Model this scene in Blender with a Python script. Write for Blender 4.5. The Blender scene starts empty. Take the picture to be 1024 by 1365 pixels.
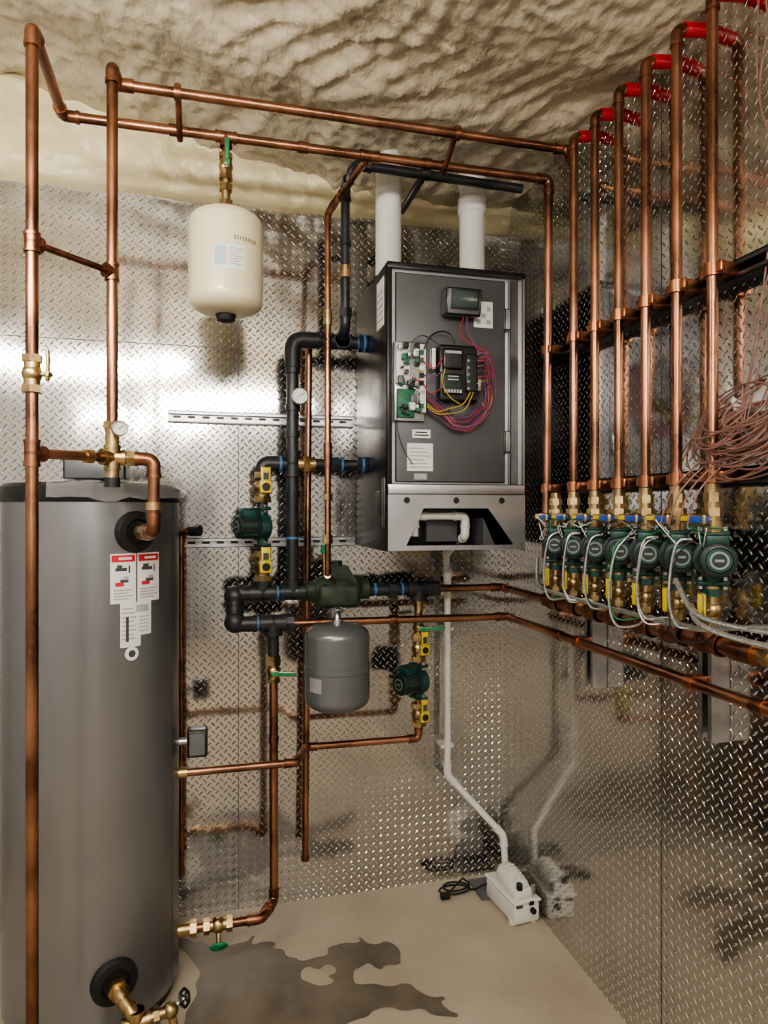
import bpy, bmesh, math, random
from mathutils import Vector, Matrix, noise
random.seed(4)
V = Vector
sc = bpy.context.scene
try: sc.view_settings.look = 'AgX - Medium High Contrast'
except Exception: pass

# ------------------------------------------------------------------ materials
def newmat(name):
    m = bpy.data.materials.new(name); m.use_nodes = True
    nt = m.node_tree
    return m, nt, nt.nodes['Principled BSDF']

def M(name, color, metal=0.0, rough=0.5, var=0.12, scale=15, bump=0.0, bscale=60, coat=0, rvar=0.0, spec=None):
    m, nt, p = newmat(name)
    N, L = nt.nodes, nt.links
    tc = N.new('ShaderNodeTexCoord')
    nz = N.new('ShaderNodeTexNoise'); nz.inputs['Scale'].default_value = scale; nz.inputs['Detail'].default_value = 4
    L.new(tc.outputs['Object'], nz.inputs['Vector'])
    mx = N.new('ShaderNodeMix'); mx.data_type = 'RGBA'
    mx.inputs[6].default_value = [max(0, c*(1-var)) for c in color]+[1]
    mx.inputs[7].default_value = [min(1, c*(1+var)) for c in color]+[1]
    rmp = N.new('ShaderNodeMapRange'); rmp.inputs[1].default_value = .35; rmp.inputs[2].default_value = .65
    L.new(nz.outputs['Fac'], rmp.inputs[0]); L.new(rmp.outputs[0], mx.inputs[0])
    L.new(mx.outputs[2], p.inputs['Base Color'])
    p.inputs['Metallic'].default_value = metal
    p.inputs['Roughness'].default_value = rough
    if spec is not None: p.inputs['Specular IOR Level'].default_value = spec
    if rvar:
        r2 = N.new('ShaderNodeMapRange'); r2.inputs[3].default_value = rough-rvar; r2.inputs[4].default_value = rough+rvar
        L.new(nz.outputs['Fac'], r2.inputs[0]); L.new(r2.outputs[0], p.inputs['Roughness'])
    if coat: p.inputs['Coat Weight'].default_value = coat
    if bump:
        n2 = N.new('ShaderNodeTexNoise'); n2.inputs['Scale'].default_value = bscale; n2.inputs['Detail'].default_value = 5
        L.new(tc.outputs['Object'], n2.inputs['Vector'])
        b = N.new('ShaderNodeBump'); b.inputs['Strength'].default_value = 1; b.inputs['Distance'].default_value = bump
        L.new(n2.outputs['Fac'], b.inputs['Height']); L.new(b.outputs[0], p.inputs['Normal'])
    return m

copper = M('copper', (.335,.170,.108), 1, .30, .45, 7, rvar=.1)
copperdk = M('copper_fitting', (.27,.13,.08), 1, .34, .4, 25)
brass = M('brass', (.45,.33,.17), 1, .32, .35, 30)
black = M('black_pipe_paint', (.020,.023,.027), .0, .38, .3, 20)
blackcase = M('black_enamel', (.009,.010,.012), .0, .27, .2, 5)
blackpl = M('black_plastic', (.015,.015,.016), 0, .45, .2, 20)
pvc = M('white_pvc', (.74,.73,.69), 0, .35, .04, 8)
cream = M('cream_enamel', (.76,.68,.47), 0, .32, .05, 4, coat=.3)
greyen = M('grey_enamel', (.18,.19,.20), .5, .27, .06, 6)
tankgrey = M('tank_grey_paint', (.30,.305,.32), .85, .31, .05, 3)
panelgrey = M('boiler_panel_steel', (.14,.143,.152), .6, .40, .12, 4)
steel = M('galvanised_steel', (.50,.51,.53), 1, .33, .12, 25)
boardsteel = M('brushed_steel', (.54,.55,.57), .9, .36, .1, 6)
strutm = M('strut_dark', (.07,.075,.085), .7, .4, .2, 10)
green = M('pump_green', (.011,.058,.049), .1, .38, .3, 30)
greensep = M('cast_green', (.026,.042,.024), .1, .55, .3, 40, bump=.001)
greenh = M('green_handle', (.01,.22,.10), 0, .4, .1, 20)
yellow = M('yellow_handle', (.70,.57,.03), 0, .4, .1, 20)
blue = M('blue_handle', (.02,.08,.40), 0, .4, .1, 20)
bluetape = M('blue_marking', (.05,.16,.36), 0, .5, .1, 20)
red = M('red_pex', (.50,.012,.025), 0, .35, .1, 20)
white = M('white_paper', (.76,.76,.75), 0, .6, .03, 20)
ink = M('label_ink', (.06,.06,.07), 0, .6, .1, 20)
redink = M('label_red', (.60,.03,.05), 0, .5, .05, 20)
greyprint = M('label_grey', (.40,.40,.39), 0, .6, .1, 60)
pcb = M('green_circuit', (.02,.14,.07), 0, .4, .3, 80)
wp = M('wire_purple', (.16,.04,.12), 0, .45, .1, 20)
wy = M('wire_yellow', (.45,.35,.03), 0, .45, .1, 20)
wr = M('wire_red', (.35,.03,.03), 0, .45, .1, 20)
wg = M('wire_green', (.03,.20,.08), 0, .45, .1, 20)
wpink = M('wire_tan', (.25,.135,.11), 0, .42, .25, 20)
flexm = M('flex_conduit', (.50,.51,.50), .9, .38, .25, 200)
rubber = M('rubber', (.01,.01,.011), 0, .6, .2, 20)
screen = M('lcd_screen', (.05,.07,.065), 0, .15, .1, 20)
dgrey = M('pump_motor_grey', (.022,.032,.032), .2, .4, .2, 30)
wallpaint = M('white_wall_paint', (.66,.655,.65), 0, .6, .05, 3)

# diamond (tread) plate
def diamond():
    m, nt, p = newmat('diamond_plate')
    N, L = nt.nodes, nt.links
    def math_(op, a, b=None, c=None):
        n = N.new('ShaderNodeMath'); n.operation = op
        for i, x in enumerate((a, b, c)):
            if x is None: continue
            if isinstance(x, (int, float)): n.inputs[i].default_value = x
            else: L.new(x, n.inputs[i])
        return n.outputs[0]
    uv = N.new('ShaderNodeUVMap')
    sp = N.new('ShaderNodeSeparateXYZ'); L.new(uv.outputs[0], sp.inputs[0])
    k = 1/(0.0205*math.sqrt(2))
    a = math_('MULTIPLY', math_('ADD', sp.outputs[0], sp.outputs[1]), k)
    b = math_('MULTIPLY', math_('SUBTRACT', sp.outputs[0], sp.outputs[1]), k)
    ia, ib = math_('FLOOR', a), math_('FLOOR', b)
    fa = math_('SUBTRACT', math_('SUBTRACT', a, ia), .5)
    fb = math_('SUBTRACT', math_('SUBTRACT', b, ib), .5)
    par = math_('FLOORED_MODULO', math_('ADD', ia, ib), 2)
    ipar = math_('SUBTRACT', 1, par)
    s = math_('ADD', math_('MULTIPLY', fa, ipar), math_('MULTIPLY', fb, par))
    t = math_('ADD', math_('MULTIPLY', fb, ipar), math_('MULTIPLY', fa, par))
    s2 = math_('MULTIPLY', math_('MULTIPLY', s, s), 1/(.5*.5))
    w = math_('MULTIPLY', math_('SUBTRACT', 1, s2), .145)
    h = math_('MULTIPLY', math_('SUBTRACT', w, math_('ABSOLUTE', t)), 9)
    cl = N.new('ShaderNodeClamp'); L.new(h, cl.inputs[0])
    bp = N.new('ShaderNodeBump'); bp.inputs['Strength'].default_value = 1; bp.inputs['Distance'].default_value = .0021
    L.new(cl.outputs[0], bp.inputs['Height'])
    nz = N.new('ShaderNodeTexNoise'); nz.inputs['Scale'].default_value = 3.0; nz.inputs['Detail'].default_value = 2
    L.new(uv.outputs[0], nz.inputs['Vector'])
    b2 = N.new('ShaderNodeBump'); b2.inputs['Strength'].default_value = 1; b2.inputs['Distance'].default_value = .0035
    L.new(nz.outputs['Fac'], b2.inputs['Height']); L.new(bp.outputs[0], b2.inputs['Normal'])
    L.new(b2.outputs[0], p.inputs['Normal'])
    mx = N.new('ShaderNodeMix'); mx.data_type = 'RGBA'
    mx.inputs[6].default_value = (.60,.59,.575,1); mx.inputs[7].default_value = (.90,.89,.87,1)
    L.new(cl.outputs[0], mx.inputs[0]); L.new(mx.outputs[2], p.inputs['Base Color'])
    p.inputs['Metallic'].default_value = 1
    n3 = N.new('ShaderNodeTexNoise'); n3.inputs['Scale'].default_value = 6
    L.new(uv.outputs[0], n3.inputs['Vector'])
    mr = N.new('ShaderNodeMapRange'); mr.inputs[3].default_value = .05; mr.inputs[4].default_value = .17
    L.new(n3.outputs['Fac'], mr.inputs[0]); L.new(mr.outputs[0], p.inputs['Roughness'])
    return m
plate = diamond()

def foam(name, c1, c2, bd=.012):
    m, nt, p = newmat(name)
    N, L = nt.nodes, nt.links
    tc = N.new('ShaderNodeTexCoord')
    n1 = N.new('ShaderNodeTexNoise'); n1.inputs['Scale'].default_value = 5; n1.inputs['Detail'].default_value = 6
    L.new(tc.outputs['Object'], n1.inputs['Vector'])
    mx = N.new('ShaderNodeMix'); mx.data_type = 'RGBA'
    mx.inputs[6].default_value = (*c1, 1); mx.inputs[7].default_value = (*c2, 1)
    mr = N.new('ShaderNodeMapRange'); mr.inputs[1].default_value = .35; mr.inputs[2].default_value = .65
    L.new(n1.outputs['Fac'], mr.inputs[0]); L.new(mr.outputs[0], mx.inputs[0]); L.new(mx.outputs[2], p.inputs['Base Color'])
    p.inputs['Roughness'].default_value = .32
    mp = N.new('ShaderNodeMapping'); mp.inputs['Scale'].default_value = (1,.6,1); mp.inputs['Rotation'].default_value = (0,0,.4)
    L.new(tc.outputs['Object'], mp.inputs[0])
    n2 = N.new('ShaderNodeTexNoise'); n2.inputs['Scale'].default_value = 30; n2.inputs['Detail'].default_value = 3
    L.new(mp.outputs[0], n2.inputs['Vector'])
    b = N.new('ShaderNodeBump'); b.inputs['Distance'].default_value = bd
    L.new(n2.outputs['Fac'], b.inputs['Height']); L.new(b.outputs[0], p.inputs['Normal'])
    return m
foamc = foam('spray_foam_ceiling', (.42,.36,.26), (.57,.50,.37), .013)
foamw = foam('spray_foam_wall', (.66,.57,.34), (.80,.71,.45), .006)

def concrete():
    m, nt, p = newmat('concrete_floor')
    N, L = nt.nodes, nt.links
    tc = N.new('ShaderNodeTexCoord')
    n1 = N.new('ShaderNodeTexNoise'); n1.inputs['Scale'].default_value = 3; n1.inputs['Detail'].default_value = 8
    L.new(tc.outputs['Object'], n1.inputs['Vector'])
    r = N.new('ShaderNodeValToRGB')
    r.color_ramp.elements[0].position = .3; r.color_ramp.elements[0].color = (.36,.305,.23,1)
    r.color_ramp.elements[1].position = .7; r.color_ramp.elements[1].color = (.50,.44,.345,1)
    L.new(n1.outputs['Fac'], r.inputs[0]); L.new(r.outputs[0], p.inputs['Base Color'])
    p.inputs['Roughness'].default_value = .42
    n2 = N.new('ShaderNodeTexNoise'); n2.inputs['Scale'].default_value = 60; n2.inputs['Detail'].default_value = 5
    L.new(tc.outputs['Object'], n2.inputs['Vector'])
    b = N.new('ShaderNodeBump'); b.inputs['Distance'].default_value = .001
    L.new(n2.outputs['Fac'], b.inputs['Height']); L.new(b.outputs[0], p.inputs['Normal'])
    return m
conc = concrete()
wet = M('wet_concrete', (.150,.124,.094), 0, .40, .25, 7, rvar=.08, spec=.35)

def emis(name, col, s):
    m, nt, p = newmat(name)
    p.inputs['Emission Color'].default_value = (*col, 1); p.inputs['Emission Strength'].default_value = s
    p.inputs['Base Color'].default_value = (.8,.8,.8,1)
    return m
def clear(name, al):
    m, nt, p = newmat(name)
    p.inputs['Base Color'].default_value = (.9,.9,.9,1); p.inputs['Roughness'].default_value = .12
    p.inputs['Alpha'].default_value = al
    return m
film = clear('clear_plastic_film', .22)
bagm = clear('white_plastic_bag', .75)

# ------------------------------------------------------------------ mesh builder
def frame(d):
    d = d.normalized()
    a = V((0,0,1)) if abs(d.z) < .9 else V((1,0,0))
    x = a.cross(d).normalized(); y = d.cross(x)
    return x, y
def fillet(pts, r, n=6):
    pts = [V(p) for p in pts]; out = [pts[0]]
    for i in range(1, len(pts)-1):
        p = pts[i]; a = pts[i-1]-p; b = pts[i+1]-p
        l = min(r, a.length*.45, b.length*.45)
        A = p+a.normalized()*l; C = p+b.normalized()*l
        for k in range(n+1):
            t = k/n; out.append(A*(1-t)**2+p*2*t*(1-t)+C*t*t)
    out.append(pts[-1]); return out
def smoothpath(pts, n=8):
    pts = [V(p) for p in pts]; q = [pts[0]]+pts+[pts[-1]]; out = []
    for i in range(1, len(q)-2):
        p0,p1,p2,p3 = q[i-1],q[i],q[i+1],q[i+2]
        for k in range(n):
            t = k/n
            out.append(.5*((2*p1)+(p2-p0)*t+(2*p0-5*p1+4*p2-p3)*t*t+(3*p1-p0-3*p2+p3)*t**3))
    out.append(pts[-1]); return out

class B:
    def __init__(s): s.bm = bmesh.new(); s.mats = []
    def mi(s, m):
        if m not in s.mats: s.mats.append(m)
        return s.mats.index(m)
    def rings(s, rings, m, cap=True):
        i = s.mi(m); bm = s.bm
        vr = [[bm.verts.new(p) for p in r] for r in rings]
        n = len(vr[0])
        for a, b in zip(vr, vr[1:]):
            for k in range(n):
                f = bm.faces.new((a[k], a[(k+1)%n], b[(k+1)%n], b[k])); f.material_index = i
        if cap:
            for r, rv in ((vr[0], True), (vr[-1], False)):
                f = bm.faces.new(r[::-1] if rv else r); f.material_index = i
    def tube(s, pts, r, m, n=14, cap=True):
        pts = [V(p) for p in pts]
        rs = r if isinstance(r, (list, tuple)) else [r]*len(pts)
        T = []
        for i in range(len(pts)):
            a = pts[max(0, i-1)]; b = pts[min(len(pts)-1, i+1)]
            T.append((b-a).normalized() if (b-a).length > 1e-7 else V((0,0,1)))
        x, y = frame(T[0]); R = []
        for i, p in enumerate(pts):
            if i:
                q = T[i-1].rotation_difference(T[i]); x = q @ x
            x = (x-T[i]*x.dot(T[i])).normalized(); y = T[i].cross(x)
            R.append([p+(x*math.cos(2*math.pi*k/n)+y*math.sin(2*math.pi*k/n))*rs[i] for k in range(n)])
        s.rings(R, m, cap)
    def lathe(s, prof, org, axis, m, n=32, cap=True):
        org = V(org); ax = V(axis).normalized(); x, y = frame(ax)
        s.rings([[org+ax*h+(x*math.cos(2*math.pi*k/n)+y*math.sin(2*math.pi*k/n))*max(r,1e-4) for k in range(n)] for r, h in prof], m, cap)
    def cyl(s, p0, p1, r, m, r2=None, n=24):
        p0, p1 = V(p0), V(p1); r2 = r if r2 is None else r2
        s.lathe([(r,0),(r2,(p1-p0).length)], p0, p1-p0, m, n)
    def box(s, c, size, m, rot=None, bev=0):
        i = s.mi(m); c = V(c); h = V(size)/2
        vs = []
        for dx in (-1,1):
            for dy in (-1,1):
                for dz in (-1,1):
                    p = V((dx*h.x, dy*h.y, dz*h.z))
                    if rot is not None: p = rot @ p
                    vs.append(s.bm.verts.new(c+p))
        fs = []
        for q in ((0,1,3,2),(4,6,7,5),(0,4,5,1),(2,3,7,6),(0,2,6,4),(1,5,7,3)):
            f = s.bm.faces.new([vs[k] for k in q]); f.material_index = i; fs.append(f)
        if bev:
            es = list({e for f in fs for e in f.edges})
            bmesh.ops.bevel(s.bm, geom=es, offset=bev, segments=3, profile=.5, affect='EDGES')
    def bx(s, x0, x1, y0, y1, z0, z1, m, bev=0):
        s.box(((x0+x1)/2,(y0+y1)/2,(z0+z1)/2), (abs(x1-x0),abs(y1-y0),abs(z1-z0)), m, None, bev)
    def ball(s, c, r, m, sc3=(1,1,1)):
        c = V(c); R = []
        for i in range(1, 12):
            a = math.pi*i/12
            R.append([c+V((math.sin(a)*math.cos(2*math.pi*k/20)*r*sc3[0], math.sin(a)*math.sin(2*math.pi*k/20)*r*sc3[1], -math.cos(a)*r*sc3[2])) for k in range(20)])
        s.rings(R, m)
    def prism(s, poly, ext, m):
        i = s.mi(m); ext = V(ext)
        a = [s.bm.verts.new(V(p)) for p in poly]; b = [s.bm.verts.new(V(p)+ext) for p in poly]
        n = len(a)
        fs = [s.bm.faces.new(a[::-1]), s.bm.faces.new(b)]
        for k in range(n): fs.append(s.bm.faces.new((a[k], a[(k+1)%n], b[(k+1)%n], b[k])))
        for f in fs: f.material_index = i
    def handwheel(s, c, ax, r, m):
        c = V(c); x, y = frame(V(ax)); pts = [c+(x*math.cos(2*math.pi*k/24)+y*math.sin(2*math.pi*k/24))*r*(1+.06*math.cos(6*2*math.pi*k/24)) for k in range(25)]
        s.tube(pts, r*.2, m, 8)
        for k in range(4):
            a = math.pi/2*k+.4; s.cyl(c, c+(x*math.cos(a)+y*math.sin(a))*r, r*.13, m, n=8)
        s.ball(c, r*.3, m)
    def pipe(s, pts, r, m, fm=None, bend=None):
        fm = fm or m; pts = [V(p) for p in pts]
        s.tube(fillet(pts, bend or r*2.0), r, m, 16)
        for i in range(1, len(pts)-1):
            p = pts[i]; a = (pts[i-1]-p); b = (pts[i+1]-p); L = r*3.0
            la, lb = min(L, a.length*.9), min(L, b.length*.9)
            s.tube(fillet([p+a.normalized()*la, p, p+b.normalized()*lb], r*2.0), r*1.17, fm, 16)
            for d, l in ((a, la), (b, lb)):
                q = p+d.normalized()*l
                s.cyl(q-d.normalized()*r*.5, q+d.normalized()*r*.15, r*1.3, fm, n=16)
    def tee(s, p, dirs, r, m, L=2.2):
        p = V(p)
        for d in dirs:
            d = V(d).normalized()
            s.cyl(p-d*r*.2, p+d*r*L, r*1.2, m, n=16)
            s.cyl(p+d*r*(L-.5), p+d*r*L, r*1.33, m, n=16)
    def hexnut(s, p, ax, r, l, m):
        p = V(p); ax = V(ax).normalized(); s.cyl(p-ax*l/2, p+ax*l/2, r, m, n=6)
    def scale(s, c, k):
        c = V(c)
        for v in s.bm.verts: v.co = c+(v.co-c)*k
    def done(s, name, sharp=38):
        me = bpy.data.meshes.new(name)
        bmesh.ops.recalc_face_normals(s.bm, faces=s.bm.faces[:])
        for f in s.bm.faces: f.smooth = True
        s.bm.to_mesh(me); s.bm.free()
        for m in s.mats: me.materials.append(m)
        try: me.set_sharp_from_angle(angle=math.radians(sharp))
        except Exception: pass
        o = bpy.data.objects.new(name, me); sc.collection.objects.link(o)
        return o

# ------------------------------------------------------------------ room
XR, YB, XL, YF = 1.136, 2.52, -1.9, -2.6
def ceilz(x): return 2.635 + .20*max(0, .45-x) if x > -1 else 2.925
def uvwall(o, ax):
    uv = o.data.uv_layers.new(name='UVMap')
    for l in o.data.loops:
        co = o.data.vertices[l.vertex_index].co
        uv.data[l.index].uv = (co[ax], co.z)
seam = M('panel_seam', (.06,.06,.06), .5, .5)
def wall_plate(name, x0,x1,y0,y1,z0,z1, ax, seams=()):
    b = B(); b.bx(x0,x1,y0,y1,z0,z1, plate)
    for sfun in seams: b.bx(*sfun[:6], sfun[6])
    o = b.done(name); uvwall(o, ax); return o
wall_plate('wall_back', XL-.06, XR+.06, YB, YB+.06, 0, 2.58, 0,
           [(.0885,.0905,YB-.0012,YB,0,2.58,seam), (-1.131,-1.129,YB-.0012,YB,0,2.58,seam),
            (XL,.09,YB-.0012,YB,2.045,2.047,seam)])
wall_plate('wall_right', XR, XR+.06, YF, YB, 0, 2.75, 1,
           [(XR-.0012,XR,1.532,1.534,0,2.75,seam), (XR-.0012,XR,.31,.312,0,2.75,seam)])
b = B(); b.bx(XL-.06, XL, YF, YB, 0, 2.95, wallpaint)
b.done('wall_left')
b = B(); b.bx(XL-.06, XR+.06, YF-.06, YF, 0, 2.95, wallpaint)
b.done('wall_front')
b = B()
b.bx(-.9,0.05,YF,YF+.04,0,2.08,wallpaint); b.bx(-.84,-.01,YF+.04,YF+.055,.04,2.03,M('door_grey',(.25,.25,.27),0,.5))
b.cyl((-.1,YF+.05,1.0),(-.1,YF+.11,1.0),.025,steel)
b.done('door_1')
b = B(); b.bx(XL-.06, XR+.06, YF-.06, YB+.06, -.1, 0, conc); b.done('floor')

# foam ceiling and foam band on the back wall
def grid(name, fn, nu, nv, mat):
    bm = bmesh.new()
    vs = [[bm.verts.new(fn(i/nu, j/nv)) for j in range(nv+1)] for i in range(nu+1)]
    for i in range(nu):
        for j in range(nv):
            f = bm.faces.new((vs[i][j], vs[i+1][j], vs[i+1][j+1], vs[i][j+1])); f.smooth = True
    me = bpy.data.meshes.new(name); bm.to_mesh(me); bm.free(); me.materials.append(mat)
    o = bpy.data.objects.new(name, me); sc.collection.objects.link(o); return o
def ceilf(u, v):
    x = XL-.05+(XR+.1-XL)*u; v = v**.75; y = YF-.05+(YB+.12-YF)*v
    w = noise.noise(V((x*2.2, y*2.2, 3)))
    p = x*.9+y*.42; q = -x*.42+y*.9           # spray passes run diagonally
    rid = abs(noise.noise(V((p*11+w*2.5, q*3.2, 1.7))))
    lump = abs(noise.noise(V((x*17+w, y*15, 8))))
    k = .55+.45*noise.noise(V((x*1.3, y*1.3, 12)))   # smoother and rougher areas
    z = ceilz(x)+.006 + .034*rid + .026*lump*k*1.3 + .007*noise.noise(V((x*34,y*28,2)))
    big = .014*noise.noise(V((x*1.6, y*1.6, 5))) + .010*math.sin((y+.12*w)*math.pi*2/.41)
    edge = max(0, 1-(YB-y)/.12) if y > YB-.12 else 0
    return V((x, y, z+big-.03*edge*edge))
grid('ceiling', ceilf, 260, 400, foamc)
def bandf(u, v):
    x = XL+(XR-XL+.02)*u
    z0 = 2.565+.012*noise.noise(V((x*6,0,0))); z1 = ceilz(x)+.05
    z = z0+(z1-z0)*v
    y = YB-.012-.03*min(1, v*6)**.5-.03*v-.016*abs(noise.noise(V((x*7, z*10, 4))))-.010*noise.noise(V((x*20,z*20,1)))
    if v == 0: y = YB+.01
    return V((x, y, z))
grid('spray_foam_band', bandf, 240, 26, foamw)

# water puddle
cu = bpy.data.curves.new('pud', 'CURVE'); cu.dimensions = '2D'; cu.fill_mode = 'BOTH'
def spl(pts):
    s = cu.splines.new('BEZIER'); s.bezier_points.add(len(pts)-1); s.use_cyclic_u = True; s.resolution_u = 6
    for bp, p in zip(s.bezier_points, pts):
        bp.co = (p[0], p[1], 0); bp.handle_left_type = bp.handle_right_type = 'AUTO'
def rough(pts, amp):
    out = []
    for i, p in enumerate(pts):
        q = pts[(i+1) % len(pts)]
        for t in (0, .33, .66):
            x = p[0]+(q[0]-p[0])*t; y = p[1]+(q[1]-p[1])*t
            n = noise.noise(V((x*25, y*25, 0)))*amp; n2 = noise.noise(V((x*25, y*25, 9)))*amp
            out.append((x+n, y+n2))
    return out
spl(rough([(-.136,2.40),(-.02,2.352),(.06,2.305),(.12,2.335),(.185,2.290),(.239,2.213),(.295,2.175),(.374,2.206),(.470,2.242),(.544,2.223),(.599,2.110),(.547,2.082),
     (.463,2.126),(.415,2.094),(.437,2.026),(.569,1.986),(.661,1.904),(.677,1.832),(.585,1.882),(.456,1.909),(.371,1.871),(.30,1.75),(.1,1.68),(-.1,1.72),
     (-.12,1.9),(-.06,2.05),(-.04,2.2),(-.1,2.33)], .034))
spl([(.265,2.10),(.29,2.145),(.325,2.125),(.355,2.14),(.375,2.10),(.35,2.085),(.36,2.06),(.32,2.05),(.29,2.07)][::-1])
co = bpy.data.objects.new('pud', cu); sc.collection.objects.link(co)
bpy.context.view_layer.update()
me = bpy.data.meshes.new_from_object(co.evaluated_get(bpy.context.evaluated_depsgraph_get()))
bpy.data.objects.remove(co)
me.materials.clear(); me.materials.append(wet)
o = bpy.data.objects.new('water_puddle', me); o.location.z = .0015; sc.collection.objects.link(o)

# ------------------------------------------------------------------ water heater tank
TX, TY, TR = -.351, 2.203, .247
b = B()
b.lathe([(TR-.02,0),(TR-.012,.0),(TR-.012,.035)], (TX,TY,0), (0,0,1), blackpl, 96)
b.lathe([(TR-.01,.03),(TR,.034),(TR,1.488)], (TX,TY,0), (0,0,1), tankgrey, 96, cap=False)
b.lathe([(TR+.004,1.478),(TR+.006,1.482),(TR+.006,1.52),(TR-.004,1.530),(TR-.05,1.536),(.02,1.545)], (TX,TY,0), (0,0,1), blackcase, 96)
def tpt(phi, z, off=0):
    a = math.radians(phi); return V((TX+(TR+off)*math.cos(a), TY+(TR+off)*math.sin(a), z))
def curved(b, p0, p1, z0, z1, off, m, n=10):
    i = b.mi(m); lo = []; hi = []
    for k in range(n+1):
        ph = p0+(p1-p0)*k/n
        lo.append(b.bm.verts.new(tpt(ph, z0, off))); hi.append(b.bm.verts.new(tpt(ph, z1, off)))
    for k in range(n):
        f = b.bm.faces.new((lo[k], lo[k+1], hi[k+1], hi[k])); f.material_index = i
# vertical jacket seam
curved(b, -21, -20, .04, 1.485, .0012, greyen, 2)
for p0, p1 in ((-71.5,-55.2), (-54.2,-37)):
    curved(b, p0, p1, 1.198, 1.335, .0015, white)
    curved(b, p0+.7, p1-.7, 1.312, 1.331, .002, redink)
    curved(b, p0+5, p1-3, 1.318, 1.325, .0024, white)
    curved(b, p0+3, p1-6, 1.287, 1.296, .002, ink)
    curved(b, p0+4, p1-9, 1.292, 1.304, .002, ink)
    curved(b, p1-5, p1-4, 1.281, 1.302, .002, ink, 2)
    curved(b, p0+3, p1-8, 1.245, 1.256, .002, redink)
    curved(b, p0+6, p1-5, 1.255, 1.264, .002, ink)
    curved(b, p0+8, p1-5, 1.262, 1.272, .002, greyprint)
    for k in range(4): curved(b, p0+2, p1-2-(k%2)*3, 1.232-.008*k, 1.236-.008*k, .002, greyprint)
curved(b, -65.5, -44, 1.165, 1.199, .0016, white)
curved(b, -65.5, -52, 1.075, 1.166, .0016, white)
curved(b, -54, -44, 1.105, 1.166, .0016, white)
for k in range(8): curved(b, -64, -57+(k%3), 1.18-.012*k, 1.184-.012*k, .002, greyprint)
curved(b, -62, -60, 1.09, 1.16, .0022, ink, 2)
for k in range(5): curved(b, -53, -46, 1.155-.01*k, 1.158-.01*k, .002, greyprint)
curved(b, -55, -46, 1.17, 1.19, .0021, greyprint)
b.cyl(tpt(-58,1.056,-.001), tpt(-58,1.056,.0025), .019, white, n=28)
b.cyl(tpt(-58,1.056,.002), tpt(-58,1.056,.003), .010, ink, n=20)
# upper port with black grommet
def grommet(b, phi, z, r):
    ax = tpt(phi,z,1)-tpt(phi,z,0)
    b.lathe([(r,-.02),(r,.006),(r*.9,.014),(r*.62,.016),(r*.55,.006)], tpt(phi,z,0), ax, rubber, 36)
grommet(b, -55.5, 1.395, .058)
grommet(b, -69, .165, .062)
# aquastat box on the right side with little conduit
b.cyl(tpt(-2,.735), tpt(-2,.735,.03), .012, steel)
b.box((-.048, 2.19, .732), (.062,.05,.085), greyen, None, .006)
b.box((-.048, 2.163, .732), (.05,.006,.07), greyen, None, .002)
# junction box on top
b.box((-.325, 2.10, 1.578), (.165,.11,.075), greyen, None, .006)
b.box((-.325, 2.10, 1.618), (.172,.116,.008), boardsteel, None, .002)
b.done('hot_water_tank')
# crumpled film on top of tank
def filmf(u, v):
    x = -.43+.34*u; y = 1.985+.12*v
    if v < .25: z = 1.49+.045*(v/.25)
    else: z = 1.537+.012*noise.noise(V((x*30,y*30,0)))
    if v < .25:
        dx = x-TX; y = TY-math.sqrt(max(.001,(TR+.012)**2-dx*dx)) - .006*abs(noise.noise(V((x*40,z*40,2))))
        z -= .04*abs(noise.noise(V((x*9,3,2))))*(1-v/.25)
    return V((x, y, z+.006*abs(noise.noise(V((x*60,y*60,5))))))
grid('plastic_film', filmf, 60, 24, film)

# drain valve at foot of tank
b = B()
d = (tpt(-69,.165,1)-tpt(-69,.165,0)).normalized()
p = tpt(-69,.165,-.01); q = p+d*.05
b.cyl(p, q, .018, brass); b.hexnut(q, d, .028, .02, brass)
f = V((-.195,1.875,.110))
b.pipe([q, q+d*.02, f+V((-.012,.0,.03)), f], .0155, brass, brass)
b.tee(f, [(1,.12,.1),(-1,-.15,-.1),(0,0,1)], .016, brass)
g = f+V((.085,.012,.01)); b.cyl(f, g, .015, brass); b.ball(g, .021, brass)
b.hexnut(f+V((.05,.01,.005)), (1,.1,.1), .022, .014, brass)
b.cyl(g, g+V((.035,.01,.02)), .006, steel)
b.handwheel(g+V((.035,.01,.02)), (1,-.5,.5), .020, blackpl)
b.cyl(g, g+V((.01,-.01,-.04)), .011, brass)
b.cyl(f, (f.x-.05,f.y-.01,.0), .013, copperdk)
b.done('drain_valve')

# ------------------------------------------------------------------ copper runs
def ballvalve(name, P, axis, r, hd, hm, L=.085, hl=.085, hw=.018, along=None):
    b = B(); P = V(P); ax = V(axis).normalized(); hd = V(hd).normalized()
    b.cyl(P-ax*L*.36, P+ax*L*.36, r*1.35, brass)
    b.hexnut(P-ax*L*.42, ax, r*1.75, L*.2, brass); b.hexnut(P+ax*L*.42, ax, r*1.75, L*.2, brass)
    b.ball(P, r*1.7, brass)
    b.cyl(P, P+hd*r*2.7, r*.45, steel, n=12)
    al = V(along).normalized() if along else ax
    h = P+hd*r*2.6; side = al.cross(hd).normalized()
    R = Matrix((al, side, hd)).transposed()
    b.box(h+al*hl*.30, (hl, hw, .008), hm, R, .003)
    b.box(h, (hw*1.3, hw*1.3, .010), hm, R, .003)
    if hm is yellow:
        b.cyl(h+hd*.005, h+hd*.009, hw*.42, blackpl, n=8)
        b.box(h+al*hl*.42+hd*.0045, (hl*.28, hw*.55, .001), ink, R)
    return b.done(name)

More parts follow.
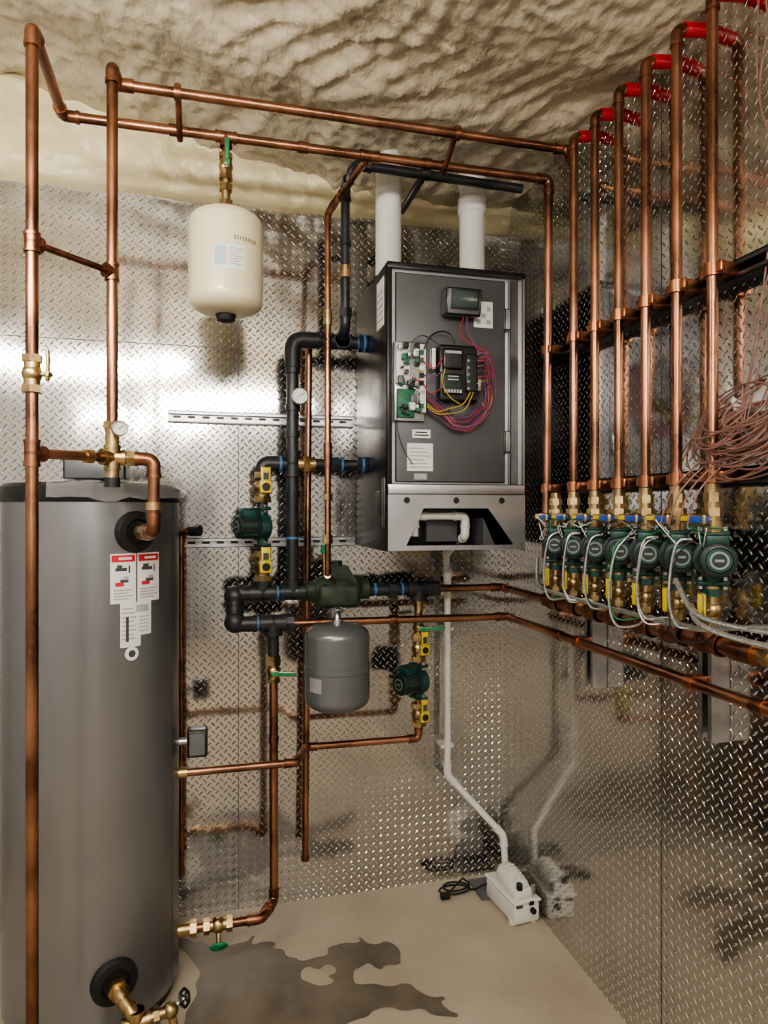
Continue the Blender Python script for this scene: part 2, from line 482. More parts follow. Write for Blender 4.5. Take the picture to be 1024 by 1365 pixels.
# V1: foreground riser + run A over to the manifold riser
b = B()
b.pipe([(-.388,1.637,0.0),(-.388,1.637,2.52),(-.394,1.98,2.52),(1.05,1.98,2.52),(1.05,2.0,1.30)], .0135, copper, copperdk)
b.tee((-.388,1.637,1.58), [(0,0,1),(0,0,-1),(.7,.72,0)], .0135, copperdk)
b.tee((-.388,1.637,2.045), [(0,0,1),(0,0,-1),(.7,.72,0)], .0135, copperdk, 1.6)
b.tee((.035,1.98,2.52), [(1,0,0),(-1,0,0),(0,0,-1)], .0135, copperdk)
b.tee((.455,1.98,2.52), [(1,0,0),(-1,0,0),(0,1,0)], .0135, copperdk)
for x in (.62,.24,-.12): b.cyl((x,1.98,2.52),(x+.03,1.98,2.52),.0165,copperdk)
b.done('copper_pipe')
ballvalve('ball_valve', (-.388,1.637,1.755), (0,0,1), .0125, (.95,-.1,0), yellow, .08, .07, .012)
# V2 + run B
b = B()
b.pipe([(-.243,1.79,1.60),(-.243,1.79,2.556),(-.243,1.862,2.556),(1.05,1.862,2.556),(1.05,1.83,2.50)], .0135, copper, copperdk)
b.pipe([(-.388,1.637,1.58),(-.243,1.79,1.585)], .0115, copper)
b.pipe([(-.388,1.637,2.045),(-.243,1.79,2.045)], .008, copperdk)
b.tee((-.243,1.79,2.045), [(0,0,1),(0,0,-1),(-.7,-.72,0)], .0135, copperdk, 1.6)
b.cyl((-.243,1.862,2.556),(-.205,1.862,2.556),.017,copperdk)
b.pipe([(-.243,1.79,1.585),(-.146,1.80,1.583),(-.146,1.80,1.40),(-.205,1.985,1.395)], .0145, copper, copperdk)
b.cyl((-.162,1.85,1.397),(-.19,1.94,1.396),.022,brass,n=8)
b.cyl((-.146,1.80,1.455),(-.146,1.80,1.475),.020,brass)
b.done('copper_pipe')
b = B()
b.tee((-.243,1.79,1.585), [(0,0,1),(0,0,-1),(1,.05,0),(-.7,-.72,0)], .0155, brass, 2.0)
b.cyl((-.243,1.79,1.60),(-.243,1.79,1.66),.0165,brass); b.hexnut((-.243,1.79,1.665),(0,0,1),.022,.018,brass)
b.cyl((-.243,1.79,1.585),(-.243,1.79,1.53),.017,brass); b.cyl((-.243,1.79,1.535),(-.243,1.79,1.512),.019,blackpl)
b.hexnut((-.29,1.741,1.583),(.7,.72,0),.018,.02,brass); b.hexnut((-.20,1.795,1.584),(1,.05,0),.021,.018,brass)
b.done('mixing_valve')
def gauge(name, P, n, r, stem):
    b = B(); P = V(P); n = V(n).normalized()
    b.lathe([(r*.9,-.018),(r,-.014),(r,.004),(r*.9,.006),(r*.86,.001)], P, n, steel, 32)
    b.cyl(P, P+n*.002, r*.85, white, n=32)
    x, y = frame(n)
    for k in range(9):
        a = math.radians(-45+k*33.75); dd = x*math.cos(a)+y*math.sin(a)
        b.cyl(P+n*.0022+dd*r*.6, P+n*.0022+dd*r*.75, .0008, ink, n=5)
    b.tube([P+n*.003-x*r*.2-y*r*.1, P+n*.003+x*r*.5+y*r*.4], .001, redink, 6)
    b.cyl(P-n*.01, V(stem), .006, brass, n=12)
    return b.done(name)
gauge('thermometer_gauge', (-.222,1.762,1.655), (.25,-1,0), .019, (-.243,1.79,1.655))

# links/hangers between overhead runs
b = B()
for x in (-.091, .692):
    b.cyl((x,1.852,2.572),(x,1.992,2.50),.0085,copperdk,n=12)
    b.cyl((x-.009,1.862,2.556),(x+.009,1.862,2.556),.018,copperdk); b.cyl((x-.009,1.98,2.52),(x+.009,1.98,2.52),.018,copperdk)
b.cyl((-.091,1.862,2.556),(-.091,1.862,2.58),.006,copperdk,n=8); b.cyl((-.091,1.98,2.52),(-.091,1.98,2.50),.008,copperdk,n=8)
b.done('pipe_hanger')

# feed from run A back and down behind
b = B()
b.pipe([(.455,1.98,2.52),(.405,2.22,2.50),(.369,2.22,2.44),(.369,2.22,1.24)], .0105, copper, copperdk)
b.cyl((.369,2.22,2.07),(.369,2.22,2.12),.014,brass); b.cyl((.369,2.22,1.60),(.369,2.22,1.68),.014,copperdk)
b.hexnut((.369,2.22,1.50),(0,0,1),.017,.02,brass); b.hexnut((.369,2.22,1.36),(0,0,1),.017,.03,brass)
b.cyl((.369,2.22,1.24),(.40,2.30,1.21),.011,brass)
b.done('copper_pipe')
b = B()
b.pipe([(.335,2.43,2.08),(.322,2.43,.195)], .0125, copper)
b.cyl((.322,2.43,.195),(.322,2.43,.215),.0155,copperdk)
b.done('copper_pipe')

# black header piping at boiler
rb = .0215
def bands(b, p, ax, r):
    p = V(p); ax = V(ax).normalized(); b.cyl(p-ax*.004, p+ax*.004, r*1.03, bluetape)
b = B()
b.pipe([(.529,2.35,2.05),(.267,2.35,2.05),(.267,2.35,1.172)], rb, black, bend=.05)
b.tube(fillet([(.36,2.35,2.05),(.267,2.35,2.05),(.267,2.35,1.95)],.05), rb*1.3, black, 20)
b.cyl((.36,2.35,2.05),(.35,2.35,2.05),rb*1.42,black); b.cyl((.267,2.35,1.95),(.267,2.35,1.96),rb*1.42,black)
b.tee((.438,2.35,2.05), [(1,0,0),(-1,0,0),(0,-1,0)], rb*1.02, black, 1.7)
for x in (.385,.50): bands(b,(x,2.35,2.05),(1,0,0),rb)
b.cyl((.50,2.35,2.05),(.529,2.35,2.05),.031,black,n=8); bands(b,(.519,2.35,2.05),(1,0,0),.031)
b.pipe([(.529,2.35,1.617),(.164,2.35,1.617),(.164,2.35,1.172)], .019, black)
b.tube(fillet([(.235,2.35,1.617),(.164,2.35,1.617),(.164,2.35,1.56)],.04), .026, black, 20)
b.cyl((.495,2.35,1.617),(.529,2.35,1.617),.029,black,n=8); bands(b,(.515,2.35,1.617),(1,0,0),.029)
for x in (.225,.44): bands(b,(x,2.35,1.617),(1,0,0),.0265)
b.cyl((.285,2.35,1.617),(.345,2.35,1.617),.0245,brass); b.hexnut((.315,2.35,1.617),(1,0,0),.03,.022,brass)
b.cyl((.40,2.35,1.617),(.43,2.35,1.617),.026,black,n=8)
b.tee((.267,2.35,1.617), [(0,0,1),(0,0,-1)], rb*1.05, black, 2)
for z in (1.93,1.80,1.71,1.50,1.40): 
    b.cyl((.267,2.35,z),(.267,2.35,z+.022),rb*1.22,black)
for z in (1.945,1.36): bands(b,(.267,2.35,z),(0,0,1),rb)
# lower header (supply) and its neighbour (return)
b.pipe([(.802,2.35,1.17),(.071,2.35,1.172),(.071,2.30,1.076),(.262,2.30,1.076)], .0225, black)
b.ball((.071,2.345,1.165),.036,black); b.ball((.071,2.305,1.082),.036,black)
b.cyl((.10,2.35,1.172),(.085,2.35,1.172),.033,black)
for x in (.164,.267,.724):
    b.tee((x,2.35,1.172), [(1,0,0),(-1,0,0),(0,0,1 if x<.5 else -1)], .0235, black, 1.8)
for x in (.12,.215,.32,.56,.66,.79): bands(b,(x,2.35,1.172),(1,0,0),.0232)
b.cyl((.61,2.35,1.17),(.64,2.35,1.17),.031,black,n=8); b.cyl((.77,2.35,1.17),(.802,2.35,1.17),.029,black,n=8)
b.tee((.197,2.30,1.076), [(1,0,0),(-1,0,0),(0,0,-1)], .0235, black, 1.8)
b.cyl((.24,2.30,1.076),(.265,2.30,1.076),.029,black,n=8); bands(b,(.145,2.30,1.076),(1,0,0),.0232)
b.cyl((.197,2.30,1.04),(.197,2.30,.96),.019,black); b.hexnut((.197,2.30,.955),(0,0,1),.026,.02,brass)
b.cyl((.724,2.35,1.13),(.724,2.35,1.06),.016,brass); b.hexnut((.724,2.35,1.06),(0,0,1),.023,.02,black)
b.done('black_iron_pipe')
# gas line
b = B()
b.pipe([(1.03,2.14,2.563),(.446,2.12,2.563),(.438,2.27,2.563),(.438,2.27,2.08),(.438,2.345,2.05)], .0155, black, bend=.04)
b.cyl((.66,2.12,2.563),(.69,2.12,2.563),.021,black)
b.pipe([(.676,2.12,2.563),(.676,2.40,2.563)], .0125, black)
b.cyl((.438,2.27,2.25),(.438,2.27,2.29),.02,brass); b.hexnut((.438,2.27,2.13),(0,0,1),.023,.03,black)
b.cyl((.438,2.27,2.36),(.438,2.27,2.375),.02,black)
b.done('gas_pipe')
gauge('pressure_gauge', (.287,2.30,1.845), (-.05,-1,0), .029, (.267,2.35,1.845))
ballvalve('ball_valve', (.165,2.35,1.535), (0,0,1), .018, (.15,-1,0), yellow, .10, .085, .034)
ballvalve('ball_valve', (.165,2.35,1.265), (0,0,1), .018, (.15,-1,0), yellow, .10, .085, .034)
ballvalve('ball_valve', (.724,2.35,.955), (0,0,1), .016, (.25,-1,0), yellow, .09, .085, .030)
ballvalve('ball_valve', (.724,2.35,.715), (0,0,1), .016, (.25,-1,0), yellow, .08, .08, .030)
ballvalve('ball_valve', (.724,2.35,1.03), (0,0,1), .013, (.2,-1,0), greenh, .06, .10, .016, (1,-.1,0))
ballvalve('ball_valve', (.197,2.29,.915), (0,0,1), .014, (.1,-1,0), greenh, .07, .085, .016, (1,-.15,-.05))
ballvalve('ball_valve', (.035,1.98,2.435), (0,0,1), .012, (.1,-1,0), greenh, .07, .085, .014, (0,0,1))

# air separator
b = B()
P = V((.425,2.35,1.175))
b.lathe([(.028,-.115),(.034,-.11),(.034,-.085),(.046,-.07),(.058,-.03),(.060,0),(.058,.03),(.046,.07),(.034,.085),(.034,.11),(.028,.115)], P, (1,0,0), greensep, 32)
b.box(P+V((0,-.01,-.015)), (.15,.10,.085), greensep, None, .02)
b.prism([(.36,2.31,1.20),(.49,2.31,1.20),(.455,2.31,1.262),(.395,2.31,1.262)], (0,.07,0), greensep)
b.hexnut(P+V((0,0,.095)),(0,0,1),.018,.018,greensep)
b.cyl(P+V((-.045,0,.03)), P+V((-.045,0,.14)), .009, brass); b.cyl(P+V((-.045,0,.13)), P+V((-.045,0,.16)), .014, greenh)
b.hexnut(P+V((0,-.02,-.065)),(0,0,1),.017,.02,brass)
b.pipe([(.425,2.33,1.125),(.425,2.33,1.117),(.392,2.165,1.117),(.390,2.16,1.085)], .0095, steel)
b.done('air_separator')

# expansion tanks
def etank(P, R, ztop, zbot, m):
    b = B(); c = R*.42; prof = []
    for k in range(13):
        a = math.pi/2*k/12; prof.append((R*math.sin(a)**.62, ztop-c+c*math.cos(a)**.9 if k<12 else ztop-c))
    mid = (ztop+zbot)/2
    prof += [(R, mid+.012), (R*1.02, mid+.010), (R*1.02, mid-.010), (R, mid-.012)] if m is greyen else []
    for k in range(13):
        a = math.pi/2*k/12; prof.append((R*math.cos(a)**.62 if k<12 else .004, zbot+c-c*math.sin(a)**.9))
    b.lathe([(r, h) for r, h in prof], (P[0],P[1],0), (0,0,1), m, 56)
    return b
def clabel(b, C, R, p0, p1, z0, z1, m, n=8):
    i = b.mi(m); lo=[]; hi=[]
    for k in range(n+1):
        a = math.radians(p0+(p1-p0)*k/n); d = V((math.cos(a)*R, math.sin(a)*R, 0))
        lo.append(b.bm.verts.new(V((C[0],C[1],z0))+d)); hi.append(b.bm.verts.new(V((C[0],C[1],z1))+d))
    for k in range(n):
        f = b.bm.faces.new((lo[k],lo[k+1],hi[k+1],hi[k])); f.material_index = i
b = etank((.390,2.16), .105, 1.09, .81, greyen)
clabel(b, (.39,2.16), .1056, -155, -128, .885, .93, M('label_dull',(.25,.25,.25)))
b.cyl((.39,2.16,1.08),(.39,2.16,1.10),.018,steel); b.done('expansion_tank')
b = etank((.035,1.98), .104, 2.305, 2.012, cream)
b.lathe([(.028,0),(.030,.004),(.024,.022),(.012,.026)], (.035,1.98,2.018), (0,0,-1), rubber, 28)
b.cyl((.035,1.98,2.50),(.035,1.98,2.40),.011,copperdk)
b.cyl((.035,1.98,2.40),(.035,1.98,2.30),.0125,brass); b.hexnut((.035,1.98,2.375),(0,0,1),.02,.018,brass); b.hexnut((.035,1.98,2.325),(0,0,1),.021,.025,brass)
C = (.035,1.98)
clabel(b, C, .1052, -110, -62, 2.11, 2.178, white); clabel(b, C, .1056, -108, -90, 2.12, 2.17, M('label_blue',(.45,.54,.62)))
for k in range(7): clabel(b, C, .1056, -87, -65-(k%3)*3, 2.165-.007*k, 2.1675-.007*k, greyprint)
clabel(b, C, .1052, -80, -38, 2.188, 2.206, M('label_tan',(.75,.66,.42)))
for k in range(9): clabel(b, C, .1056, -79+k*4.4, -76.5+k*4.4, 2.191+.001*(k%3), 2.204, M('label_tan_ink',(.25,.22,.14)) if k == 0 else bpy.data.materials['label_tan_ink'])
b.done('expansion_tank')

# ------------------------------------------------------------------ circulator pumps
M_label = M('pump_nameplate', (.22,.26,.25), .3, .4)
def pump(name, P, ax, s=1.0, fl=.062):
    """flow axis = Z, motor axis = ax"""
    b = B(); P = V(P); ax = V(ax).normalized(); side = V((0,0,1)).cross(ax).normalized(); up = V((0,0,1))
    b.lathe([(.036*s,-.022*s),(.044*s,-.016*s),(.046*s,0),(.044*s,.018*s),(.034*s,.022*s)], P, ax, green, 32)
    b.cyl(P-up*fl, P+up*fl, .019*s, green)
    R = Matrix((side, ax, up)).transposed()
    for z in (-1,1):
        b.box(P+up*z*fl, (.072*s,.036*s,.012), green, R, .004)
        for q in (-1,1): b.hexnut(P+up*z*(fl)+side*q*.027*s, up, .007*s, .026, steel)
    b.lathe([(.045*s,.02*s),(.046*s,.028*s),(.038*s,.030*s),(.038*s,.078*s),(.040*s,.080*s),(.040*s,.088*s),(.036*s,.092*s),(.030*s,.093*s),(.029*s,.088*s)], P, ax, dgrey, 36)
    for k in range(8):
        a = 2*math.pi*k/8; d = side*math.cos(a)+up*math.sin(a)
        b.cyl(P+d*.039*s+ax*.03*s, P+d*.039*s+ax*.078*s, .003*s, green, n=6)
    b.cyl(P+ax*.086*s, P+ax*.0935*s, .0275*s, green, n=28)
    b.cyl(P+ax*.0935*s, P+ax*.0945*s, .021*s, M_label, n=24)
    b.cyl(P+ax*.0945*s, P+ax*.0952*s, .016*s, dgrey, n=20)
    b.box(P+ax*.0955*s, (.020*s,.001,.006*s), M_label, R)
    b.box(P+ax*.050*s+up*.044*s, (.05*s,.055*s,.028*s), green, R, .004)
    b.box(P+ax*.050*s+up*.06*s, (.046*s,.05*s,.006*s), dgrey, R, .002)
    return b.done(name)
pump('circulator_pump', (.164,2.35,1.400), (-1,-.35,0), 1.0)
pump('circulator_pump', (.724,2.35,.836), (-1,-.45,0), 1.0, .058)

# copper downlines from lower headers
b = B()
b.pipe([(.197,2.29,.90),(.197,2.28,.15),(.150,2.19,.15),(-.11,2.19,.15)], .0145, copper, copperdk)
b.cyl((-.11,2.19,.15),(-.07,2.19,.15),.02,brass); b.hexnut((-.06,2.19,.15),(1,0,0),.026,.02,brass)
b.cyl((.197,2.287,.70),(.197,2.287,.68),.017,copperdk)
b.done('copper_pipe')
b = B()
b.cyl((-.02,2.19,.15),(.05,2.19,.15),.018,brass); b.hexnut((-.02,2.19,.15),(1,0,0),.024,.018,brass); b.hexnut((.05,2.19,.15),(1,0,0),.024,.018,brass)
b.ball((.015,2.19,.15),.024,brass); b.cyl((.015,2.19,.15),(.017,2.165,.098),.008,brass)
b.handwheel((.017,2.163,.097), (.05,-.8,-.7), .023, greenh)
b.done('gate_valve')
b = B()
b.pipe([(-.11,2.2,.635),(.262,2.2,.635),(.314,2.35,.63),(.724,2.35,.628),(.724,2.35,1.06)], .0125, copper, copperdk)
b.cyl((-.11,2.2,.635),(-.08,2.2,.635),.018,brass)
b.done('copper_pipe')
b = B()
b.pipe([(-.108,2.43,.20),(-.108,2.43,1.38),(-.075,2.40,1.385)], .0115, copperdk)
b.cyl((-.075,2.40,1.385),(-.045,2.38,1.385),.018,black); b.cyl((-.108,2.43,.20),(-.108,2.43,.22),.015,copperdk)
b.done('copper_pipe')
# copper supply/return from black headers, round the corner, along right wall
b = B()
b.pipe([(.80,2.35,1.17),(1.05,2.35,1.168),(1.05,1.93,1.166)], .0135, copper, copperdk)
b.cyl((1.05,1.98,1.166),(1.05,1.17,1.166),.0195,copper)
b.cyl((1.05,2.0,1.166),(1.05,1.98,1.166),.023,copperdk)
ys = [1.826,1.710,1.594,1.478,1.361,1.245]
for y in ys+[1.935]: b.tee((1.05,y,1.166), [(0,1,0),(0,-1,0),(0,0,1)], .0195, copperdk, 1.6)
b.cyl((1.05,1.18,1.166),(1.05,1.12,1.166),.024,copperdk); b.cyl((1.05,1.12,1.166),(1.05,1.075,1.166),.016,brass); b.hexnut((1.05,1.09,1.166),(0,1,0),.02,.02,brass)
b.done('copper_header')
b = B()
b.pipe([(.26,2.30,1.072),(1.05,2.30,1.066),(1.05,.3,1.062)], .0135, copper, copperdk)
for x in (.34,.60): b.cyl((x,2.30,1.071),(x+.03,2.30,1.071),.0165,copperdk)
for y in (1.1,1.9): b.cyl((1.05,y,1.064),(1.05,y+.03,1.064),.0165,copperdk)
b.done('copper_header')

# zone risers
for y in ys+[1.935]:
    if y != 1.935:
        b = B()
        b.pipe([(1.05,y,1.45),(1.05,y,2.575),(1.10,y,2.587)], .0120, copper, copperdk)
        b.done('copper_pipe')
        b = B()
        b.cyl((1.068,y,2.580),(1.134,y,2.590),.0165,red)
        b.done('pex_tube_stub')
    b = B()
    b.hexnut((1.05,y,1.482),(0,0,1),.019,.02,brass); b.cyl((1.05,y,1.51),(1.05,y,1.425),.0160,brass); b.hexnut((1.05,y,1.450),(0,0,1),.022,.018,brass)
    b.cyl((1.05,y,1.43),(1.05,y,1.40),.020,brass)
    b.cyl((1.05,y,1.430),(1.005,y-.02,1.433),.006,steel); b.box((1.000,y-.020,1.434),(.018,.050,.026),blue,None,.006)
    b.box((1.006,y+.030,1.436),(.012,.034,.018),yellow,None,.004)
    b.hexnut((1.05,y,1.276),(0,0,1),.021,.016,green); b.cyl((1.05,y,1.29),(1.05,y,1.19),.0155,brass); b.ball((1.05,y,1.238),.021,brass); b.hexnut((1.05,y,1.208),(0,0,1),.020,.014,brass)
    b.cyl((1.05,y,1.238),(1.018,y-.01,1.238),.006,steel); b.box((1.013,y-.012,1.248),(.010,.020,.058),yellow,None,.003)
    b.done('isolation_valve')
    pump('circulator_pump', (1.05,y,1.350), (-.52,-.86,0), .90, .054)

# struts
def strut(name, p0, p1, w, dpt, nrm, m, slots=True):
    b = B(); n = V(nrm).normalized(); p0, p1 = V(p0)+n*.001, V(p1)+n*.001; d = (p1-p0).normalized(); s_ = d.cross(n)
    R = Matrix((d, n, s_)).transposed(); L = (p1-p0).length; c = (p0+p1)/2
    b.box(c+n*.002, (L,.004,w), m, R)
    for q in (-1,1):
        b.box(c+n*dpt/2+s_*q*(w/2-.0015), (L,dpt,.003), m, R)
        b.box(c+n*(dpt-.0015)+s_*q*(w/2-.006), (L,.003,.011), m, R)
    if slots:
        k = .03
        while k < L-.02:
            b.box(p0+d*k+n*.0045, (.026,.001,.009), seam, R); k += .05
    return b.done(name)
strut('strut_channel', (-.155,2.52,1.79), (.515,2.52,1.79), .041, .022, (0,-1,0), steel)
strut('strut_channel', (-.105,2.52,1.340), (.52,2.52,1.340), .035, .022, (0,-1,0), steel)
strut('strut_rail', (XR,2.15,1.975), (XR,.6,1.975), .041, .04, (-1,0,0), strutm)
strut('strut_rail', (XR,2.15,1.527), (XR,.6,1.527), .041, .04, (-1,0,0), strutm)
strut('strut_bracket', (XR,1.80,1.14), (XR,1.80,.93), .041, .05, (-1,0,0), steel)
strut('strut_bracket', (XR,1.31,1.14), (XR,1.31,.93), .041, .05, (-1,0,0), steel)
b = B()
cl = M('copper_clamp', (.44,.19,.10), 1, .35, .2, 20)
for z in (1.975,1.527):
    for y in ys+[1.998]:
        b.box((1.073,y,z),(.05,.05,.028),cl,None,.004); b.cyl((1.05,y,z-.014),(1.05,y,z+.014),.0175,cl)
        b.box((1.05,y,z),(.012,.066,.024),cl,None,.003)
for y in (1.80,1.31):
    b.cyl((1.05,y-.012,1.064),(1.05,y+.012,1.064),.018,cl); b.box((1.075,y,1.064),(.04,.024,.03),cl,None,.003)
b.done('pipe_clamp')

# ------------------------------------------------------------------ boiler
b = B()
X0,X1,Y0,Y1,Z0,Z1 = .529,1.0,2.05,2.515,1.325,2.238
t = .006
b.bx(X0,X0+t,Y0,Y1,Z0,Z1,blackcase,.002); b.bx(X1-t,X1,Y0,Y1,Z0,Z1,blackcase,.002)
b.bx(X0,X1,Y0,Y1,Z1-t,Z1,blackcase,.002); b.bx(X0,X1,Y1-t,Y1,Z0,Z1,blackcase)
b.bx(X0,X1,Y0+.09,Y1,Z0,Z0+t,blackcase)
# front frame lips
b.bx(X0,X0+.016,Y0-.002,Y0+.012,1.50,Z1,blackcase,.002); b.bx(X1-.012,X1,Y0-.002,Y0+.012,1.50,Z1,boardsteel,.002)
b.bx(X0,X1,Y0-.003,Y0+.012,Z1-.020,Z1,blackcase,.002)
b.bx(X0+.01,X1-.01,Y0+.012,Y0+.018,1.50,Z1-.01,boardsteel)
# dark door panel
b.bx(X0+.028,.930,Y0+.004,Y0+.014,1.545,2.208,panelgrey,.003)
b.bx(.940,.948,Y0+.0,Y0+.014,1.53,2.21,boardsteel,.002)
for z in (2.08,1.68): b.bx(.925,.945,Y0-.010,Y0+.004,z-.035,z+.035,boardsteel,.003)
b.bx(.952,.978,Y0+.006,Y0+.014,1.52,2.215,M('boiler_edge',(.14,.14,.15),.8,.35))
# bottom silver plate with trapezoid opening: made of polygons around the hole
yf = Y0-.004; th = (0,.006,0); zt, zb = 1.505, 1.328
h = [(.590,1.343),(.648,1.462),(.868,1.462),(.958,1.343)]
def pl(pp): b.prism([(x,yf,z) for x,z in pp], th, boardsteel)
pl([(X0+.002,zb),(X0+.002,zt),(h[1][0],zt),h[1],h[0],(h[0][0],zb)])
pl([h[1],(h[1][0],zt),(h[2][0],zt),h[2]])
pl([h[2],(h[2][0],zt),(X1-.002,zt),(X1-.002,zb),(h[3][0],zb),h[3]])
pl([(h[0][0],zb),h[0],h[3],(h[3][0],zb)])
b.bx(X0,X1,Y0-.003,Y0+.010,1.505,1.540,boardsteel,.003)
for (x,z) in ((.592,1.487),(.757,1.487),(.915,1.487)): b.cyl((x,yf-.002,z),(x,yf+.001,z),.010,rubber,n=20)
for (x,z) in ((.545,1.345),(.985,1.345),(.545,1.49),(.985,1.49)): b.cyl((x,yf-.003,z),(x,yf+.001,z),.004,steel,n=12)
# inner walls of the opening
b.prism([(h[0][0],yf+.004,h[0][1]),(h[1][0],yf+.004,h[1][1]),(h[1][0]-.002,yf+.004,h[1][1]+.003),(h[0][0]-.003,yf+.004,h[0][1]+.001)], (0,.10,0), boardsteel)
b.bx(X0+.01,X1-.01,Y0+.16,Y0+.165,Z0,1.50,blackcase)
b.bx(.70,.81,Y0+.13,Y0+.16,1.35,1.47,panelgrey)
b.prism([(.86,Y0+.02,1.343),(.86,Y0+.02,1.43),(.90,Y0+.02,1.343)], (0,.10,0), panelgrey)
# display
b.box((.765,Y0-.028,2.115),(.118,.055,.085),panelgrey,Matrix.Rotation(math.radians(8),3,'X'),.006)
b.box((.768,Y0-.0575,2.118),(.080,.004,.052),screen,Matrix.Rotation(math.radians(8),3,'X'),.001)
b.box((.768,Y0-.056,2.118),(.095,.003,.064),blackpl,Matrix.Rotation(math.radians(8),3,'X'),.001)
b.bx(.820,.885,Y0+.0005,Y0+.003,2.05,2.135,white)
for k in range(3):
    for j in range(3):
        if (k+j)%2 == 0: b.bx(.828+.018*k,.842+.018*k,Y0-.0005,Y0+.001,2.06+.022*j,2.075+.022*j,greyprint)
# left PCB column
b.bx(.548,.648,Y0-.012,Y0+.004,1.735,1.985,boardsteel,.002)
b.bx(.552,.600,Y0-.018,Y0-.010,1.85,1.98,white,.002); b.bx(.556,.612,Y0-.022,Y0-.012,1.745,1.835,pcb,.001)
b.bx(.626,.652,Y0-.024,Y0-.010,1.76,1.98,pvc,.003)
rnd = random.Random(2)
for k in range(34):
    x = .555+rnd.random()*.06; z = 1.75+rnd.random()*.22; w = .006+rnd.random()*.014
    b.bx(x,x+w,Y0-.034-rnd.random()*.008,Y0-.016,z,z+w*(.6+rnd.random()),rnd.choice([blackpl,white,pcb,steel,blackpl,blackpl,panelgrey]),.001)
for k in range(8): b.bx(.627,.640,Y0-.030,Y0-.02,1.775+.024*k,1.79+.024*k,rnd.choice([blackpl,pcb,white]))
# control module
b.bx(.690,.820,Y0-.035,Y0+.004,1.80,1.98,blackpl,.008)
b.bx(.700,.765,Y0-.045,Y0-.030,1.90,1.965,blackpl,.005); b.bx(.705,.760,Y0-.046,Y0-.044,1.949,1.957,greyprint)
b.bx(.775,.812,Y0-.048,Y0-.030,1.83,1.95,dgrey,.004); b.bx(.700,.765,Y0-.043,Y0-.030,1.82,1.885,dgrey,.004)
for k in range(6): b.bx(.703+.010*k,.710+.010*k,Y0-.047,Y0-.040,1.825,1.835,greyprint)
for k in range(5): b.cyl((.782,Y0-.05,1.84+.022*k),(.782,Y0-.046,1.84+.022*k),.004,steel,n=10)
for z in (1.865,1.875): b.bx(.715,.75,Y0-.0445,Y0-.0425,z,z+.004,greyprint)
b.bx(.668,.684,Y0-.02,Y0+.004,1.90,1.97,white,.002); b.bx(.824,.84,Y0-.02,Y0+.004,1.84,1.88,white,.002)
# stickers
b.bx(.612,.672,Y0+.001,Y0+.004,1.685,1.712,white); b.bx(.618,.665,Y0+.0005,Y0+.001,1.692,1.696,ink); b.bx(.622,.66,Y0+.0005,Y0+.001,1.701,1.705,ink)
b.bx(.595,.680,Y0+.001,Y0+.004,1.58,1.668,white)
for k in range(6): b.bx(.602,.672-.01*(k%3),Y0+.0004,Y0+.001,1.59+.012*k,1.594+.012*k,greyprint)
b.bx(.618,.66,Y0+.001,Y0+.004,1.553,1.572,greyprint)
# wiring
def wire(pts, m, r=.0022): b.tube(smoothpath([(x, Y0-yo, z) for x, yo, z in pts], 8), r, m, 7)
wdk = M('wire_dark', (.05,.03,.045), 0, .45)
for k in range(12):
    j = .005*k; mm = [wp,wdk,wr,wp,wpink,wdk,wp,wr,wp,wdk,wp,wdk][k]
    w1 = rnd.uniform(-.012,.012); w2 = rnd.uniform(-.012,.012)
    wire([(.80,.03,1.97-j),(.84+j*.5,.035,1.965-j*.3+w1),(.868-j*.4+w2,.03,1.90),(.866-j*.6-w1,.032,1.80),(.84-j*.5,.034,1.735+j+w2),(.79,.036,1.705+j*.8-w1),(.74,.034,1.712+j*.7),(.70+j*.3,.03,1.75+j*.5+w1),(.655,.03,1.768+j)], mm, .0022)
wire([(.78,.04,2.07),(.785,.03,2.03),(.80,.03,2.0),(.815,.034,1.97)], wp, .003); wire([(.77,.04,2.07),(.76,.03,2.02),(.79,.03,1.99),(.83,.03,1.975)], wr, .002)
wire([(.64,.03,1.96),(.66,.035,2.0),(.70,.03,2.02),(.73,.03,2.01),(.74,.035,1.98)], blackpl, .003); wire([(.63,.03,1.93),(.67,.04,1.90),(.70,.04,1.935)], wr)
wire([(.64,.03,1.88),(.665,.04,1.87),(.695,.04,1.89)], wp); wire([(.64,.03,1.85),(.66,.04,1.82),(.695,.045,1.84)], wr); wire([(.60,.035,1.98),(.63,.04,2.0),(.67,.03,1.99),(.70,.04,1.96)], wdk)
for k in range(2): wire([(.65,.03,1.79-.008*k),(.68,.04,1.765-.007*k),(.72+.012*k,.045,1.775-.014*k),(.765+.010*k,.04,1.79-.012*k),(.79+.01*k,.045,1.83)], wy, .0018)
wire([(.705,.045,1.90),(.695,.05,1.85),(.72,.05,1.81),(.755,.045,1.79)], wy, .0018); wire([(.86,.03,1.86),(.87,.03,1.82),(.855,.03,1.78),(.83,.035,1.80)], wy, .0018)
for k in range(4): wire([(.60,.035,1.93-.03*k),(.62,.05,1.915-.03*k),(.64,.03,1.92-.03*k)], [wg,wy,wr,white][k], .0018)
wire([(.555,.03,1.83),(.553,.03,1.72),(.575,.02,1.65),(.61,.01,1.60)], blackpl, .0016)
for k in range(6): wire([(.812,.045,1.84+.018*k),(.832,.05,1.85+.016*k),(.855,.035,1.86+.01*k)], [wp,wy,wr,wdk,wp,wr][k], .0018)
